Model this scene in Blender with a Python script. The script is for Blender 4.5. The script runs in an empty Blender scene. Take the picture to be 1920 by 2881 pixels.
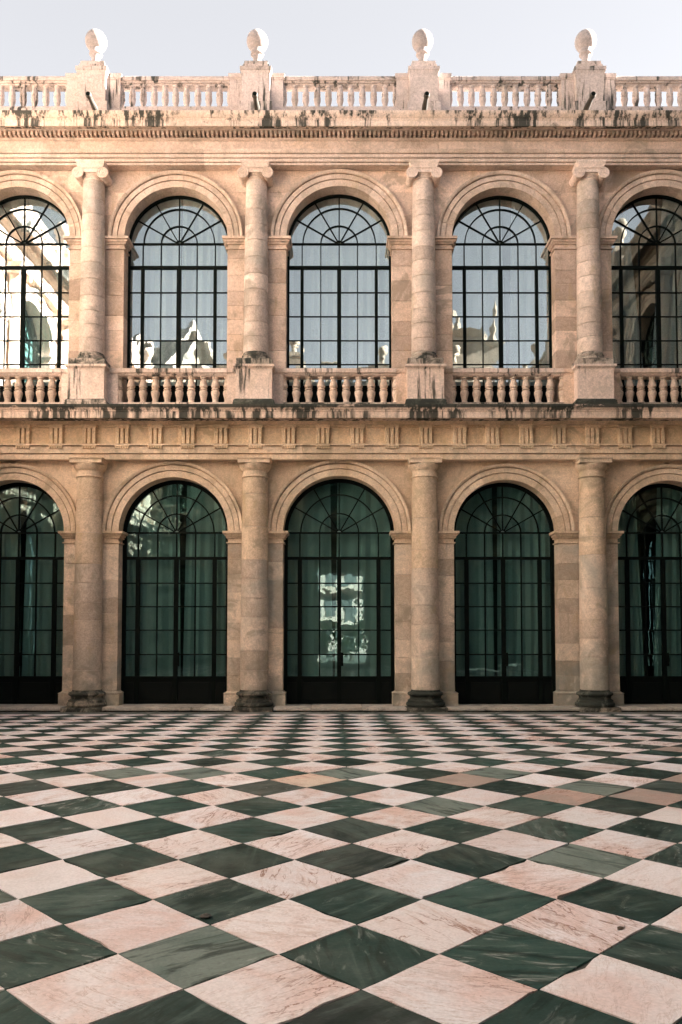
import bpy, bmesh, math, random
from math import sin, cos, pi, sqrt, radians
from mathutils import Vector
R = random.Random(7)
scene = bpy.context.scene
COL = scene.collection

# ------------------------------------------------------------------ camera, sky, sun, exposure
CAM_Y, CAM_Z = -19.86, 1.79
cd = bpy.data.cameras.new('camera')
cam = bpy.data.objects.new('camera', cd); COL.objects.link(cam)
cam.location = (0, CAM_Y, CAM_Z)
cam.rotation_euler = (radians(90 + 2.64), 0, 0)
cd.sensor_width = 36; cd.sensor_fit = 'AUTO'
cd.lens = 29.40; cd.shift_y = 0.0821
cd.clip_end = 2000
scene.camera = cam

SUN_EL, SUN_AZ = radians(24), radians(7)          # azimuth measured from +X towards +Y
w = bpy.data.worlds.new('World'); scene.world = w; w.use_nodes = True
nt = w.node_tree; nt.nodes.clear()
sky = nt.nodes.new('ShaderNodeTexSky'); sky.sky_type = 'NISHITA'; sky.sun_disc = False
sky.sun_elevation = SUN_EL; sky.sun_rotation = radians(90) - SUN_AZ
sky.air_density = 0.25; sky.dust_density = 0.05; sky.ozone_density = 1.0
hs = nt.nodes.new('ShaderNodeHueSaturation'); hs.inputs['Saturation'].default_value = 0.14
bg = nt.nodes.new('ShaderNodeBackground'); bg.inputs['Strength'].default_value = 0.056
wo = nt.nodes.new('ShaderNodeOutputWorld')
veil = nt.nodes.new('ShaderNodeMix'); veil.data_type = 'RGBA'; veil.inputs[0].default_value = 0.55   # thin even haze over the clear sky
veil.inputs[7].default_value = (0.88, 0.885, 0.925, 1)
nt.links.new(sky.outputs[0], hs.inputs['Color']); nt.links.new(hs.outputs[0], veil.inputs[6]); nt.links.new(veil.outputs[2], bg.inputs[0]); nt.links.new(bg.outputs[0], wo.inputs[0])
sd = bpy.data.lights.new('sun', 'SUN'); sd.energy = 5.0; sd.angle = radians(0.5); sd.color = (1.0, 0.94, 0.88)
sun = bpy.data.objects.new('sun', sd); COL.objects.link(sun)
sv = Vector((cos(SUN_EL)*cos(SUN_AZ), cos(SUN_EL)*sin(SUN_AZ), sin(SUN_EL)))
sun.rotation_euler = (-sv).to_track_quat('-Z', 'Y').to_euler()
sun.location = sv*60
scene.view_settings.view_transform = 'Standard'
try: scene.view_settings.look = 'None'
except Exception: pass
scene.view_settings.gamma = 1.0; scene.view_settings.use_curve_mapping = False
scene.view_settings.exposure = 4.05
scene.render.engine = 'CYCLES'
scene.cycles.max_bounces = 10; scene.cycles.diffuse_bounces = 5; scene.cycles.transparent_max_bounces = 12
scene.cycles.sample_clamp_indirect = 6.0

# ------------------------------------------------------------------ materials
def nodes_of(name):
    m = bpy.data.materials.new(name); m.use_nodes = True
    t = m.node_tree; t.nodes.clear()
    out = t.nodes.new('ShaderNodeOutputMaterial')
    return m, t, out
class NT:
    def __init__(s, t): s.t = t
    def n(s, typ, **kw):
        x = s.t.nodes.new(typ)
        for k, v in kw.items(): setattr(x, k, v)
        return x
    def l(s, a, b): s.t.links.new(a, b)
    def val(s, sock, v):
        if hasattr(v, 'links'): s.l(v, sock)
        else: sock.default_value = v
    def math(s, op, a, b=0.0, clamp=False):
        x = s.n('ShaderNodeMath', operation=op, use_clamp=clamp); s.val(x.inputs[0], a); s.val(x.inputs[1], b); return x.outputs[0]
    def vmul(s, v, sc):
        x = s.n('ShaderNodeVectorMath', operation='MULTIPLY'); s.l(v, x.inputs[0]); x.inputs[1].default_value = sc; return x.outputs[0]
    def vadd(s, v, o):
        x = s.n('ShaderNodeVectorMath', operation='ADD'); s.l(v, x.inputs[0]); s.val(x.inputs[1], o); return x.outputs[0]
    def noise(s, v, scale, detail=4, rough=.55, dist=0.0):
        x = s.n('ShaderNodeTexNoise'); s.l(v, x.inputs['Vector']); x.inputs['Scale'].default_value = scale
        x.inputs['Detail'].default_value = detail; x.inputs['Roughness'].default_value = rough; x.inputs['Distortion'].default_value = dist
        return x.outputs['Fac']
    def step(s, v, a, b, to0=0.0, to1=1.0):
        x = s.n('ShaderNodeMapRange', interpolation_type='SMOOTHSTEP'); s.val(x.inputs[0], v)
        x.inputs[1].default_value = a; x.inputs[2].default_value = b; x.inputs[3].default_value = to0; x.inputs[4].default_value = to1
        return x.outputs[0]
    def mix(s, f, a, b, mode='MIX'):
        x = s.n('ShaderNodeMix', data_type='RGBA', blend_type=mode); s.val(x.inputs[0], f)
        for sock, v in ((x.inputs[6], a), (x.inputs[7], b)):
            if hasattr(v, 'links'): s.l(v, sock)
            else: sock.default_value = (*v, 1) if len(v) == 3 else v
        return x.outputs[2]
    def pos(s): return s.n('ShaderNodeNewGeometry')

def stone(name, base, second, vary=.16, streak=0.0, algae=0.0, tops=0.0, grey=0.0, bump=.35, low_grime=None, band=None, patch=.35):
    """weathered limestone: broad mottling, per-block tint, pits, drip streaks, black algae"""
    m, t, out = nodes_of(name); q = NT(t)
    g = q.pos(); P = g.outputs['Position']
    oi = q.n('ShaderNodeObjectInfo'); rnd = oi.outputs['Random']
    wn = q.n('ShaderNodeTexWhiteNoise', noise_dimensions='1D'); q.l(rnd, wn.inputs['W'])
    n1 = q.noise(P, .75, 6, .6, .4); n2 = q.noise(P, 5.5, 5, .65); n3 = q.noise(P, 34, 3, .6)
    f1 = q.math('ADD', q.step(n1, .36, .64), q.math('MULTIPLY', q.math('SUBTRACT', rnd, .5), .9), True)
    c = q.mix(f1, base, second)
    c = q.mix(q.math('MULTIPLY', q.step(n2, .5, .8), .4), c, tuple(min(1, x*1.22) for x in base))
    c = q.mix(q.math('MULTIPLY', q.step(n2, .5, .25), .32), c, tuple(x*.62 for x in second))
    val = q.math('ADD', 1 - vary/2, q.math('MULTIPLY', wn.outputs['Value'], vary))
    n4 = q.noise(P, 13, 5, .7)
    val = q.math('MULTIPLY', val, q.math('MULTIPLY', q.step(n3, .25, .75, .82, 1.16), q.step(n4, .28, .72, .86, 1.12)))
    h = q.n('ShaderNodeHueSaturation'); q.l(val, h.inputs['Value']); q.l(c, h.inputs['Color']); c = h.outputs[0]
    if grey:
        ng = q.noise(P, .55, 5, .6, .8)
        c = q.mix(q.math('MULTIPLY', q.step(ng, .48, .66), grey), c, (.33, .33, .29))
    # yellow lichen bloom, soot-grey patches and pale lime runs, each with its own outline
    np_ = q.noise(P, 1.25, 7, .66, .9); nq = q.noise(q.vmul(P, (1, 1, .55)), 2.1, 6, .68, .5)
    c = q.mix(q.math('MULTIPLY', q.step(np_, .51, .64), patch), c, tuple(x*y for x, y in zip(second, (.56, .60, .59))))
    c = q.mix(q.math('MULTIPLY', q.step(nq, .56, .70), patch*.8), c, tuple(min(.8, x*y) for x, y in zip(base, (1.12, 1.17, 1.22))))
    c = q.mix(q.math('MULTIPLY', q.step(nq, .44, .32), patch*.75), c, (second[0]*.80, second[1]*.78, second[2]*.62))
    # small dark pits
    vor = q.n('ShaderNodeTexVoronoi'); q.l(P, vor.inputs['Vector']); vor.inputs['Scale'].default_value = 13
    pit = q.math('MULTIPLY', q.step(vor.outputs['Distance'], .13, .05), q.step(n2, .52, .66))
    c = q.mix(q.math('MULTIPLY', pit, .55), c, (.09, .07, .05))
    BLK = (.028, .034, .029)
    if low_grime:
        z = q.n('ShaderNodeSeparateXYZ'); q.l(P, z.inputs[0])
        lg = q.math('MULTIPLY', q.step(z.outputs['Z'], low_grime[1], low_grime[0]), q.step(q.noise(P, 1.7, 5, .65), .38, .62))
        c = q.mix(q.math('MULTIPLY', lg, low_grime[2]), c, (.20, .21, .18))
    if streak:
        ns = q.noise(q.vmul(P, (9, 9, .7)), 1.0, 6, .66)
        nl = q.noise(q.vmul(P, (.9, .9, .25)), 1.0, 4, .65)
        s_ = q.math('MULTIPLY', q.step(q.math('ADD', ns, q.math('MULTIPLY', nl, .8)), .98 - .12*streak, 1.12 - .12*streak), q.step(nl, .40, .52))
        c = q.mix(q.math('MULTIPLY', s_, .95), c, BLK)
    if algae:
        na = q.noise(P, 2.6, 7, .68, .6)
        c = q.mix(q.step(na, .58 - .25*algae, .78 - .25*algae, 0, .93), c, BLK)
    if tops:
        sx = q.n('ShaderNodeSeparateXYZ'); q.l(g.outputs['True Normal'], sx.inputs[0])
        nt2 = q.noise(P, 3.0, 5, .65)
        tm = q.math('MULTIPLY', q.step(sx.outputs['Z'], .25, .6), q.step(nt2, .28, .5))
        c = q.mix(q.math('MULTIPLY', tm, tops), c, BLK)
    if band:
        zz = q.n('ShaderNodeSeparateXYZ'); q.l(P, zz.inputs[0]); bm_ = None
        for z0, z1, z2 in band:
            e = q.math('MULTIPLY', q.step(zz.outputs['Z'], z0, z1), q.step(zz.outputs['Z'], z2+.01, z2)); bm_ = e if bm_ is None else q.math('MAXIMUM', bm_, e)
        bn = q.noise(q.vmul(P, (4, 4, 6)), 1.0, 6, .7)
        bl = q.noise(q.vmul(P, (.45, .45, .2)), 1.0, 3, .6)
        c = q.mix(q.math('MULTIPLY', bm_, q.step(q.math('ADD', bn, q.math('MULTIPLY', bl, .7)), .56, .74, 0, .95)), c, BLK)
    b = q.n('ShaderNodeBsdfPrincipled'); q.l(c, b.inputs['Base Color']); b.inputs['Roughness'].default_value = .88
    b.inputs['Specular IOR Level'].default_value = .25
    bp = q.n('ShaderNodeBump'); bp.inputs['Strength'].default_value = bump; bp.inputs['Distance'].default_value = .02
    hgt = q.math('SUBTRACT', q.math('ADD', q.math('MULTIPLY', n3, .35), q.math('MULTIPLY', n2, .8)), q.math('MULTIPLY', pit, .5))
    q.l(hgt, bp.inputs['Height']); q.l(bp.outputs[0], b.inputs['Normal'])
    q.l(b.outputs[0], out.inputs[0]); return m

def flat(name, c, rough=.6, spec=.4, metal=0, var=.25, scale=6):
    m, t, out = nodes_of(name); q = NT(t); P = q.pos().outputs['Position']
    n = q.noise(P, scale, 5, .6)
    col = q.mix(q.math('MULTIPLY', n, var*2), c, tuple(x*.55 for x in c))
    b = q.n('ShaderNodeBsdfPrincipled'); q.l(col, b.inputs['Base Color'])
    b.inputs['Roughness'].default_value = rough; b.inputs['Specular IOR Level'].default_value = spec; b.inputs['Metallic'].default_value = metal
    q.l(b.outputs[0], out.inputs[0]); return m

def glass(name, refl, tint, tr):
    m, t, out = nodes_of(name); q = NT(t); P = q.pos().outputs['Position']
    gl = q.n('ShaderNodeBsdfGlossy'); gl.inputs['Roughness'].default_value = 0.0; gl.inputs['Color'].default_value = (*tint, 1)
    bp = q.n('ShaderNodeBump'); bp.inputs['Strength'].default_value = .06; bp.inputs['Distance'].default_value = .02
    q.l(q.noise(P, 2.2, 2, .5), bp.inputs['Height']); q.l(bp.outputs[0], gl.inputs['Normal'])
    tp = q.n('ShaderNodeBsdfTransparent'); tp.inputs['Color'].default_value = (*tr, 1)
    mx = q.n('ShaderNodeMixShader')
    dirt = q.noise(q.vmul(P, (3, 3, .9)), 1.3, 5, .6)
    q.l(q.step(dirt, .2, .8, refl*.85, refl*1.12), mx.inputs[0])
    q.l(tp.outputs[0], mx.inputs[1]); q.l(gl.outputs[0], mx.inputs[2])
    q.l(mx.outputs[0], out.inputs[0]); return m

def marble(name, dark):
    m, t, out = nodes_of(name); q = NT(t); P = q.pos().outputs['Position']
    at = q.n('ShaderNodeAttribute', attribute_name='tone'); sd_ = q.n('ShaderNodeAttribute', attribute_name='seed')
    s = sd_.outputs['Fac']; tone = at.outputs['Color']
    vr = q.n('ShaderNodeVectorRotate', rotation_type='Z_AXIS'); q.l(P, vr.inputs['Vector']); q.l(q.math('MULTIPLY', s, 6.28), vr.inputs['Angle'])
    cx = q.n('ShaderNodeCombineXYZ'); q.l(q.math('MULTIPLY', s, 71), cx.inputs[0]); q.l(q.math('MULTIPLY', s, 133), cx.inputs[2])
    V = q.vadd(vr.outputs[0], cx.outputs[0])
    w1 = q.n('ShaderNodeTexWhiteNoise', noise_dimensions='1D'); q.l(s, w1.inputs['W']); r1 = w1.outputs['Value']
    w2 = q.n('ShaderNodeTexWhiteNoise', noise_dimensions='1D'); q.l(q.math('ADD', s, 3.7), w2.inputs['W']); r2 = w2.outputs['Value']
    big = q.noise(V, 1.6, 5, .6, .8)
    strk = q.noise(q.vmul(V, (1.6, 8.5, 1)), 1.0, 6, .62, .9)
    fine = q.noise(P, 55, 3, .6)
    speck = q.noise(P, 19, 3, .7)
    if dark:
        c = q.mix(q.math('MULTIPLY', q.step(big, .46, .70), q.math('ADD', .25, q.math('MULTIPLY', r2, .5))), tone, (.085, .128, .116))
        c = q.mix(q.math('MULTIPLY', q.step(strk, .50, .36), .75), c, (.008, .020, .0165))
        c = q.mix(q.math('MULTIPLY', q.step(strk, .54, .68), q.math('ADD', .15, q.math('MULTIPLY', r1, .5))), c, (.115, .16, .145))
        wisp = q.noise(q.vmul(V, (2.2, 6.0, 1)), 1.0, 8, .62, 2.2)
        th = q.math('ADD', .53, q.math('MULTIPLY', r1, .13))
        c = q.mix(q.math('MULTIPLY', q.step(q.math('SUBTRACT', wisp, th), 0.0, .16), q.math('ADD', .35, q.math('MULTIPLY', r2, .6))), c, (.33, .36, .34))
        c = q.mix(q.math('MULTIPLY', q.step(speck, .6, .75), .18), c, (.12, .135, .125))
    else:
        c = q.mix(q.math('MULTIPLY', q.step(big, .38, .66), q.math('ADD', .15, q.math('MULTIPLY', r1, .6))), tone, (.66, .43, .37))
        c = q.mix(q.math('MULTIPLY', q.step(strk, .52, .72), q.math('MULTIPLY', r2, .7)), c, (.50, .35, .29))
        vn = q.noise(q.vmul(V, (1.2, 3.4, 1)), 1.3, 5, .6, 1.6)
        vein = q.step(q.math('ABSOLUTE', q.math('SUBTRACT', vn, .5)), .022, .002)
        vein = q.math('MULTIPLY', vein, q.math('MULTIPLY', q.step(big, .42, .6), q.math('MULTIPLY', q.step(r2, .05, .6), .9)))
        c = q.mix(vein, c, (.24, .11, .075))
        v2 = q.noise(q.vmul(V, (2.0, 9.0, 1)), 1.6, 6, .65, 1.0)
        c = q.mix(q.math('MULTIPLY', q.step(q.math('ABSOLUTE', q.math('SUBTRACT', v2, .53)), .02, .004), q.math('MULTIPLY', r1, .6)), c, (.40, .27, .22))
    # foot wear and dust shared by neighbouring slabs
    worn = q.noise(P, .6, 5, .6)
    c = q.mix(q.math('MULTIPLY', q.step(worn, .48, .72), .2), c, (.27, .265, .24))
    h = q.n('ShaderNodeHueSaturation'); q.l(q.step(fine, .25, .75, .90, 1.09), h.inputs['Value']); q.l(c, h.inputs['Color'])
    b = q.n('ShaderNodeBsdfPrincipled'); q.l(h.outputs[0], b.inputs['Base Color'])
    q.l(q.step(q.noise(P, 3.5, 5, .65), .25, .75, .42, .68), b.inputs['Roughness'])
    b.inputs['Specular IOR Level'].default_value = .16 if dark else .3
    bp = q.n('ShaderNodeBump'); bp.inputs['Strength'].default_value = .16; bp.inputs['Distance'].default_value = .01
    q.l(q.math('ADD', speck, q.math('MULTIPLY', fine, .4)), bp.inputs['Height']); q.l(bp.outputs[0], b.inputs['Normal'])
    q.l(b.outputs[0], out.inputs[0]); return m

M = dict(
    upper=stone('upper limestone', (.63, .485, .40), (.53, .395, .305), vary=.58, patch=.7),
    arch=stone('upper arch limestone', (.63, .495, .41), (.545, .415, .325), vary=.2, patch=.6),
    column=stone('column limestone', (.63, .51, .44), (.53, .425, .355), vary=.46, patch=.7, grey=.4),
    capital=stone('capital limestone', (.74, .60, .52), (.66, .52, .43), vary=.08),
    lower=stone('lower limestone', (.70, .555, .42), (.60, .46, .33), vary=.2, patch=.6),
    pierlow=stone('lower pier limestone', (.68, .555, .445), (.565, .455, .35), vary=.66, grey=.65, patch=.75, low_grime=(.2, 2.4, .6)),
    collow=stone('lower column limestone', (.68, .56, .46), (.585, .47, .375), vary=.52, grey=.65, patch=.75, low_grime=(.2, 2.6, .55)),
    entab=stone('entablature limestone', (.66, .525, .45), (.565, .44, .36), vary=.24, patch=.55),
    frieze=stone('frieze limestone', (.77, .60, .425), (.67, .505, .335), vary=.2, patch=.6),
    pale=stone('pale limestone', (.70, .57, .505), (.62, .49, .415), vary=.14, tops=.3, streak=.1),
    roofpale=stone('roof balustrade limestone', (.56, .46, .42), (.50, .41, .36), vary=.14, streak=.05, patch=.3),
    baluster=stone('baluster limestone', (.66, .53, .445), (.57, .44, .35), vary=.30),
    finial=stone('finial limestone', (.34, .29, .27), (.29, .245, .225), vary=.05, patch=.25),
    rail=stone('stained coping limestone', (.56, .46, .42), (.48, .39, .34), vary=.16, streak=.35, algae=.22),
    cornice=stone('streaked cornice limestone', (.70, .555, .465), (.64, .495, .40), vary=.10, streak=1.25, tops=.9, algae=.1, band=[(6.985, 7.03, 7.2)]),
    cornice_top=stone('upper cornice limestone', (.70, .555, .465), (.64, .495, .40), vary=.10, streak=.7, tops=.9, algae=.12),
    grimy=stone('grimy limestone', (.54, .45, .385), (.42, .36, .305), vary=.2, algae=.6, tops=.45, streak=.4),
    black=stone('black algae limestone', (.20, .205, .17), (.10, .105, .088), vary=.3, algae=1.1, tops=.2),
    mossy=stone('algae stained base limestone', (.38, .33, .265), (.27, .245, .20), vary=.25, algae=.85, tops=.5, patch=.6),
    step=stone('worn step limestone', (.54, .49, .44), (.44, .395, .345), vary=.22, grey=.3, algae=.14),
    mortar=stone('lime mortar', (.66, .56, .48), (.58, .48, .39), vary=.05, bump=.2),
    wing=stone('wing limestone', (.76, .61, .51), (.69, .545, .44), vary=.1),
    wing_dark=stone('dimmed wing limestone', (.26, .21, .16), (.20, .165, .125), vary=.1),  # wing stone with shade put in its colour, cutting the bounced light
    joint=flat('floor bed mortar', (.10, .10, .09), .9, .2, var=.4, scale=14),
    border=stone('grey border slab', (.20, .205, .19), (.14, .15, .135), vary=.3),
    iron=flat('dark green painted iron', (.0035, .0065, .0055), .65, .06, var=.3, scale=9),
    panel=flat('black green door panel', (.003, .0055, .0048), .6, .12, var=.3, scale=3),
    lead=flat('dark lead pipe', (.085, .075, .06), .55, .5, .3, var=.5, scale=22),
    curtain=flat('off white curtain', (.74, .77, .77), .95, .1, var=.05, scale=2),
    sheer=flat('grey green sheer curtain', (.44, .50, .49), .95, .1, var=.12, scale=2),
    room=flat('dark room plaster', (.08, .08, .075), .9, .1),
    roof=flat('grey roof deck', (.25, .22, .2), .9, .1),
    slate=flat('dark window slate', (.09, .10, .10), .7, .3),
    leaf=flat('garden leaves', (.06, .12, .035), .7, .2, var=.5, scale=3),
    bark=flat('bark', (.08, .06, .045), .9, .1),
    glass_u=glass('window glass', .30, (.88, .93, .94), (.80, .86, .86)),
    glass_l=glass('door glass', .055, (.70, .95, .92), (.65, .765, .75)),
    marble_dark=marble('dark green marble', True),
    marble_light=marble('pale pink marble', False),
)

# ------------------------------------------------------------------ mesh builder
class MB:
    def __init__(s): s.v = []; s.f = []; s.m = []
    def add(s, vs, fs, m=0):
        o = len(s.v); s.v += [tuple(p) for p in vs]; s.f += [tuple(i + o for i in f) for f in fs]; s.m += [m]*len(fs); return s
    def join(s, b, d=(0, 0, 0), m=None):
        return s.add([(p[0]+d[0], p[1]+d[1], p[2]+d[2]) for p in b.v], b.f) if m is None else s._jm(b, d, m)
    def _jm(s, b, d, m):
        return s.add([(p[0]+d[0], p[1]+d[1], p[2]+d[2]) for p in b.v], b.f, m)
    def box(s, x0, x1, y0, y1, z0, z1):
        vs = [(x, y, z) for z in (z0, z1) for y in (y0, y1) for x in (x0, x1)]
        return s.add(vs, [(0, 2, 3, 1), (4, 5, 7, 6), (0, 1, 5, 4), (2, 6, 7, 3), (0, 4, 6, 2), (1, 3, 7, 5)])
    def cbox(s, x0, x1, y0, y1, z0, z1, c=.008):
        """box whose front face (y0) has worn, chamfered arrises"""
        vs = [(x0+c, y0, z0+c), (x1-c, y0, z0+c), (x1-c, y0, z1-c), (x0+c, y0, z1-c),
              (x0, y0+c, z0), (x1, y0+c, z0), (x1, y0+c, z1), (x0, y0+c, z1), (x0, y1, z0), (x1, y1, z0), (x1, y1, z1), (x0, y1, z1)]
        fs = [(0, 1, 2, 3)]
        for i in range(4):
            j = (i+1) % 4
            fs += [(4+i, 4+j, j, i), (8+i, 8+j, 4+j, 4+i)]
        return s.add(vs, fs + [(11, 10, 9, 8)])
    def prism_x(s, prof, x0, x1):
        n = len(prof); vs = [(x0, y, z) for y, z in prof] + [(x1, y, z) for y, z in prof]
        return s.add(vs, [(i, (i+1) % n, n+(i+1) % n, n+i) for i in range(n)] + [tuple(range(n))[::-1], tuple(range(n, 2*n))])
    def prism_y(s, poly, y0, y1):
        n = len(poly); vs = [(x, y0, z) for x, z in poly] + [(x, y1, z) for x, z in poly]
        return s.add(vs, [(i, n+i, n+(i+1) % n, (i+1) % n) for i in range(n)] + [tuple(range(n)), tuple(range(n, 2*n))[::-1]])
    def loft(s, x0, x1, y0, y1, rings, back=False):
        """stack of rectangles grown by p on the left, right and front (and back)"""
        vs = []
        for z, p in rings:
            yb = y1 + (p if back else 0)
            vs += [(x0-p, y0-p, z), (x1+p, y0-p, z), (x1+p, yb, z), (x0-p, yb, z)]
        fs = [(3, 2, 1, 0)]; n = len(rings)
        for k in range(n-1):
            for i in range(4):
                j = (i+1) % 4; fs.append((4*k+i, 4*k+j, 4*k+4+j, 4*k+4+i))
        return s.add(vs, fs + [tuple(4*(n-1)+i for i in range(4))])
    def lathe(s, prof, cx, cy, n=24, a0=0, a1=2*pi, caps=True):
        full = abs(a1-a0-2*pi) < 1e-6; k = n if full else n+1; vs = []; fs = []
        for r, z in prof:
            vs += [(cx+r*cos(a0+(a1-a0)*i/n), cy+r*sin(a0+(a1-a0)*i/n), z) for i in range(k)]
        for a in range(len(prof)-1):
            for i in range(n):
                j = (i+1) % k; fs.append((a*k+i, a*k+j, (a+1)*k+j, (a+1)*k+i))
        if caps and full: fs += [tuple(range(k))[::-1], tuple((len(prof)-1)*k+i for i in range(k))]
        return s.add(vs, fs)
    def arc(s, prof, cx, cz, a0, a1, n):
        """sweep a closed (radius, y) section about the arch centre"""
        m = len(prof); vs = []; fs = []
        for i in range(n+1):
            a = a0+(a1-a0)*i/n; vs += [(cx+r*cos(a), y, cz+r*sin(a)) for r, y in prof]
        for i in range(n):
            for j in range(m):
                k = (j+1) % m; fs.append((i*m+j, i*m+k, (i+1)*m+k, (i+1)*m+j))
        return s.add(vs, fs + [tuple(range(m)), tuple(n*m+j for j in range(m))[::-1]])
    def tube(s, pts, r, n=8):
        rr = r if isinstance(r, (list, tuple)) else [r]*len(pts); vs = []; fs = []
        for i, p in enumerate(pts):
            p = Vector(p); a = Vector(pts[max(i-1, 0)]); b = Vector(pts[min(i+1, len(pts)-1)]); t = (b-a).normalized()
            u = t.orthogonal().normalized() if i == 0 else (u - t*u.dot(t)).normalized(); v = t.cross(u)
            vs += [tuple(p + (u*cos(2*pi*k/n) + v*sin(2*pi*k/n))*rr[i]) for k in range(n)]
        for i in range(len(pts)-1):
            for k in range(n): fs.append((i*n+k, i*n+(k+1) % n, (i+1)*n+(k+1) % n, (i+1)*n+k))
        return s.add(vs, fs + [tuple(range(n))[::-1], tuple((len(pts)-1)*n+k for k in range(n))])
    def bar(s, p, q, wd, y0, y1):
        (xa, za), (xb, zb) = p, q; dx, dz = xb-xa, zb-za; L = sqrt(dx*dx+dz*dz); nx, nz = -dz/L*wd/2, dx/L*wd/2
        return s.prism_y([(xa+nx, za+nz), (xa-nx, za-nz), (xb-nx, zb-nz), (xb+nx, zb+nz)], y0, y1)
    def mesh(s, name, mats, recalc=True, sharp=35):
        me = bpy.data.meshes.new(name); me.from_pydata(s.v, [], s.f)
        for m in (mats if isinstance(mats, list) else [mats]): me.materials.append(m)
        me.polygons.foreach_set('material_index', s.m)
        if recalc:
            bm = bmesh.new(); bm.from_mesh(me); bmesh.ops.recalc_face_normals(bm, faces=bm.faces); bm.to_mesh(me); bm.free()
        me.polygons.foreach_set('use_smooth', [True]*len(me.polygons))
        me.set_sharp_from_angle(angle=radians(sharp)); me.update(); return me

def link(name, data, parent=None, label=None, kind=None, cat=None, group=None, loc=None, rz=0):
    o = bpy.data.objects.new(name, data); COL.objects.link(o)
    if parent: o.parent = parent
    if loc: o.location = loc
    if rz: o.rotation_euler = (0, 0, rz)
    for k, v in (('label', label), ('kind', kind), ('category', cat), ('group', group)):
        if v: o[k] = v
    return o
def part(name, mb, mat, parent, **kw):
    recalc = kw.pop('recalc', True)
    return link(name, mb.mesh(name, M[mat] if isinstance(mat, str) else mat, recalc), parent, **kw)
def thing(name, label, cat, loc=(0, 0, 0), rz=0, group=None):
    return link(name, None, None, label, None, cat, group, loc, rz)

# ------------------------------------------------------------------ measured layout
COLX = [-5.97, -2.04, 1.985, 5.96]
WX = [-7.84, -4.0, -.045, 3.935, 7.82]
RL = [1.24, 1.30, 1.335, 1.24, 1.22]
RU = [1.26, 1.25, 1.28, 1.245, 1.27]
ZL, ZU = 4.25, 11.40                               # springing levels
AX = -.12                                          # column axis
EDGE = 9.25
XW = 10.05                                         # wall planes of the side wings

# ------------------------------------------------------------------ shapes shared by facade and wings
ARCH_PROF = lambda r: [(r, .45), (r, -.03), (r+.150, -.035), (r+.151, .015), (r+.168, .015), (r+.169, -.055), (r+.278, -.055), (r+.279, -.01), (r+.295, -.01), (r+.30, -.085), (r+.335, -.115), (r+.37, -.12), (r+.375, -.09), (r+.375, .45)]
IMPOST = [(-.285, .0), (-.284, .035), (-.258, .035), (-.257, -.004), (-.165, -.002), (-.164, .035), (-.135, .05), (-.134, .03), (-.118, .03), (-.117, .06), (-.075, .085), (-.074, .06), (-.06, .06), (-.059, .115), (0, .12)]
ARCHI_L = [(.45, 5.932), (-.25, 5.932), (-.252, 6.050), (-.20, 6.052), (-.20, 6.07), (-.285, 6.072), (-.285, 6.232), (-.23, 6.234), (-.23, 6.249), (-.335, 6.25), (-.335, 6.287), (-.26, 6.295), (.45, 6.295)]
FRIEZE_L = [(.45, 6.297), (-.22, 6.297), (-.22, 6.70), (-.265, 6.702), (-.265, 6.752), (.45, 6.752)]
BED_L = [(.45, 6.754), (-.33, 6.754), (-.36, 6.78), (-.40, 6.812), (.45, 6.812)]
CORN_L = [(.45, 6.814), (-.75, 6.814), (-.755, 6.775), (-.80, 6.782), (-.80, 6.925), (-.815, 6.935), (-.815, 6.957),
          (-.828, 6.965), (-.85, 6.995), (-.862, 7.028), (-.875, 7.03), (-.875, 7.082), (-.86, 7.09), (-.50, 7.098), (.45, 7.10)]
ARCHI_U = [(.45, 13.07), (-.25, 13.07), (-.25, 13.122), (-.205, 13.123), (-.205, 13.14), (-.275, 13.141), (-.275, 13.215), (-.225, 13.216), (-.225, 13.233), (-.295, 13.234), (-.295, 13.315), (-.25, 13.316), (-.25, 13.33), (-.315, 13.331), (-.35, 13.365), (-.365, 13.405), (-.26, 13.412), (.45, 13.412)]
FRIEZE_U = [(.45, 13.414), (-.25, 13.414), (-.25, 13.654), (.45, 13.654)]
BED_U = [(.45, 13.656), (-.27, 13.656), (-.30, 13.675), (-.33, 13.697), (-.25, 13.70), (-.25, 13.80), (-.45, 13.803), (-.48, 13.825), (.45, 13.825)]
CORN_U = [(.45, 13.827), (-.685, 13.827), (-.69, 13.735), (-.73, 13.737), (-.73, 13.87),
          (-.742, 13.882), (-.742, 13.908), (-.757, 13.918), (-.785, 13.955), (-.81, 14.0), (-.822, 14.04), (-.82, 14.06), (-.5, 14.098), (.45, 14.10)]
def sub_lens(x0, x1, lo, hi, rnd):
    xs = [x0]
    while xs[-1] + hi < x1: xs.append(xs[-1] + rnd.uniform(lo, hi))
    return xs + [x1]

def r_up(z): t = max(0, min(1, (z-8.45)/(12.70-8.45))); return .30 - .048*t**1.5
def r_lo(z): t = max(0, min(1, (z-.47)/(5.50-.47))); return .332 - .037*t**1.5
def drum(z0, z1, rf, n=28, gap=.003):
    c = .006; zs = [z0+gap, z0+gap+c] + [z0+(z1-z0)*k/3 for k in (1, 2)] + [z1-gap-c, z1-gap]
    pr = [(rf(z) - (.006 if i in (0, 5) else 0), z) for i, z in enumerate(zs)]
    return MB().lathe(pr, 0, AX, n, pi*.93, pi*2.07, False)
def core(z0, z1, rf): return MB().lathe([(rf(z0)-.012, z0), (rf(z1)-.012, z1)], 0, AX, 20, pi*.95, pi*2.05, False)
def tor(z0, z1, r0, r1, n=5):
    """half-round moulding between z0 and z1 bulging from r0 to r1"""
    return [(r0+(r1-r0)*sin(pi*k/n), z0+(z1-z0)*(1-cos(pi*k/n))/2) for k in range(n+1)]
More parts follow.
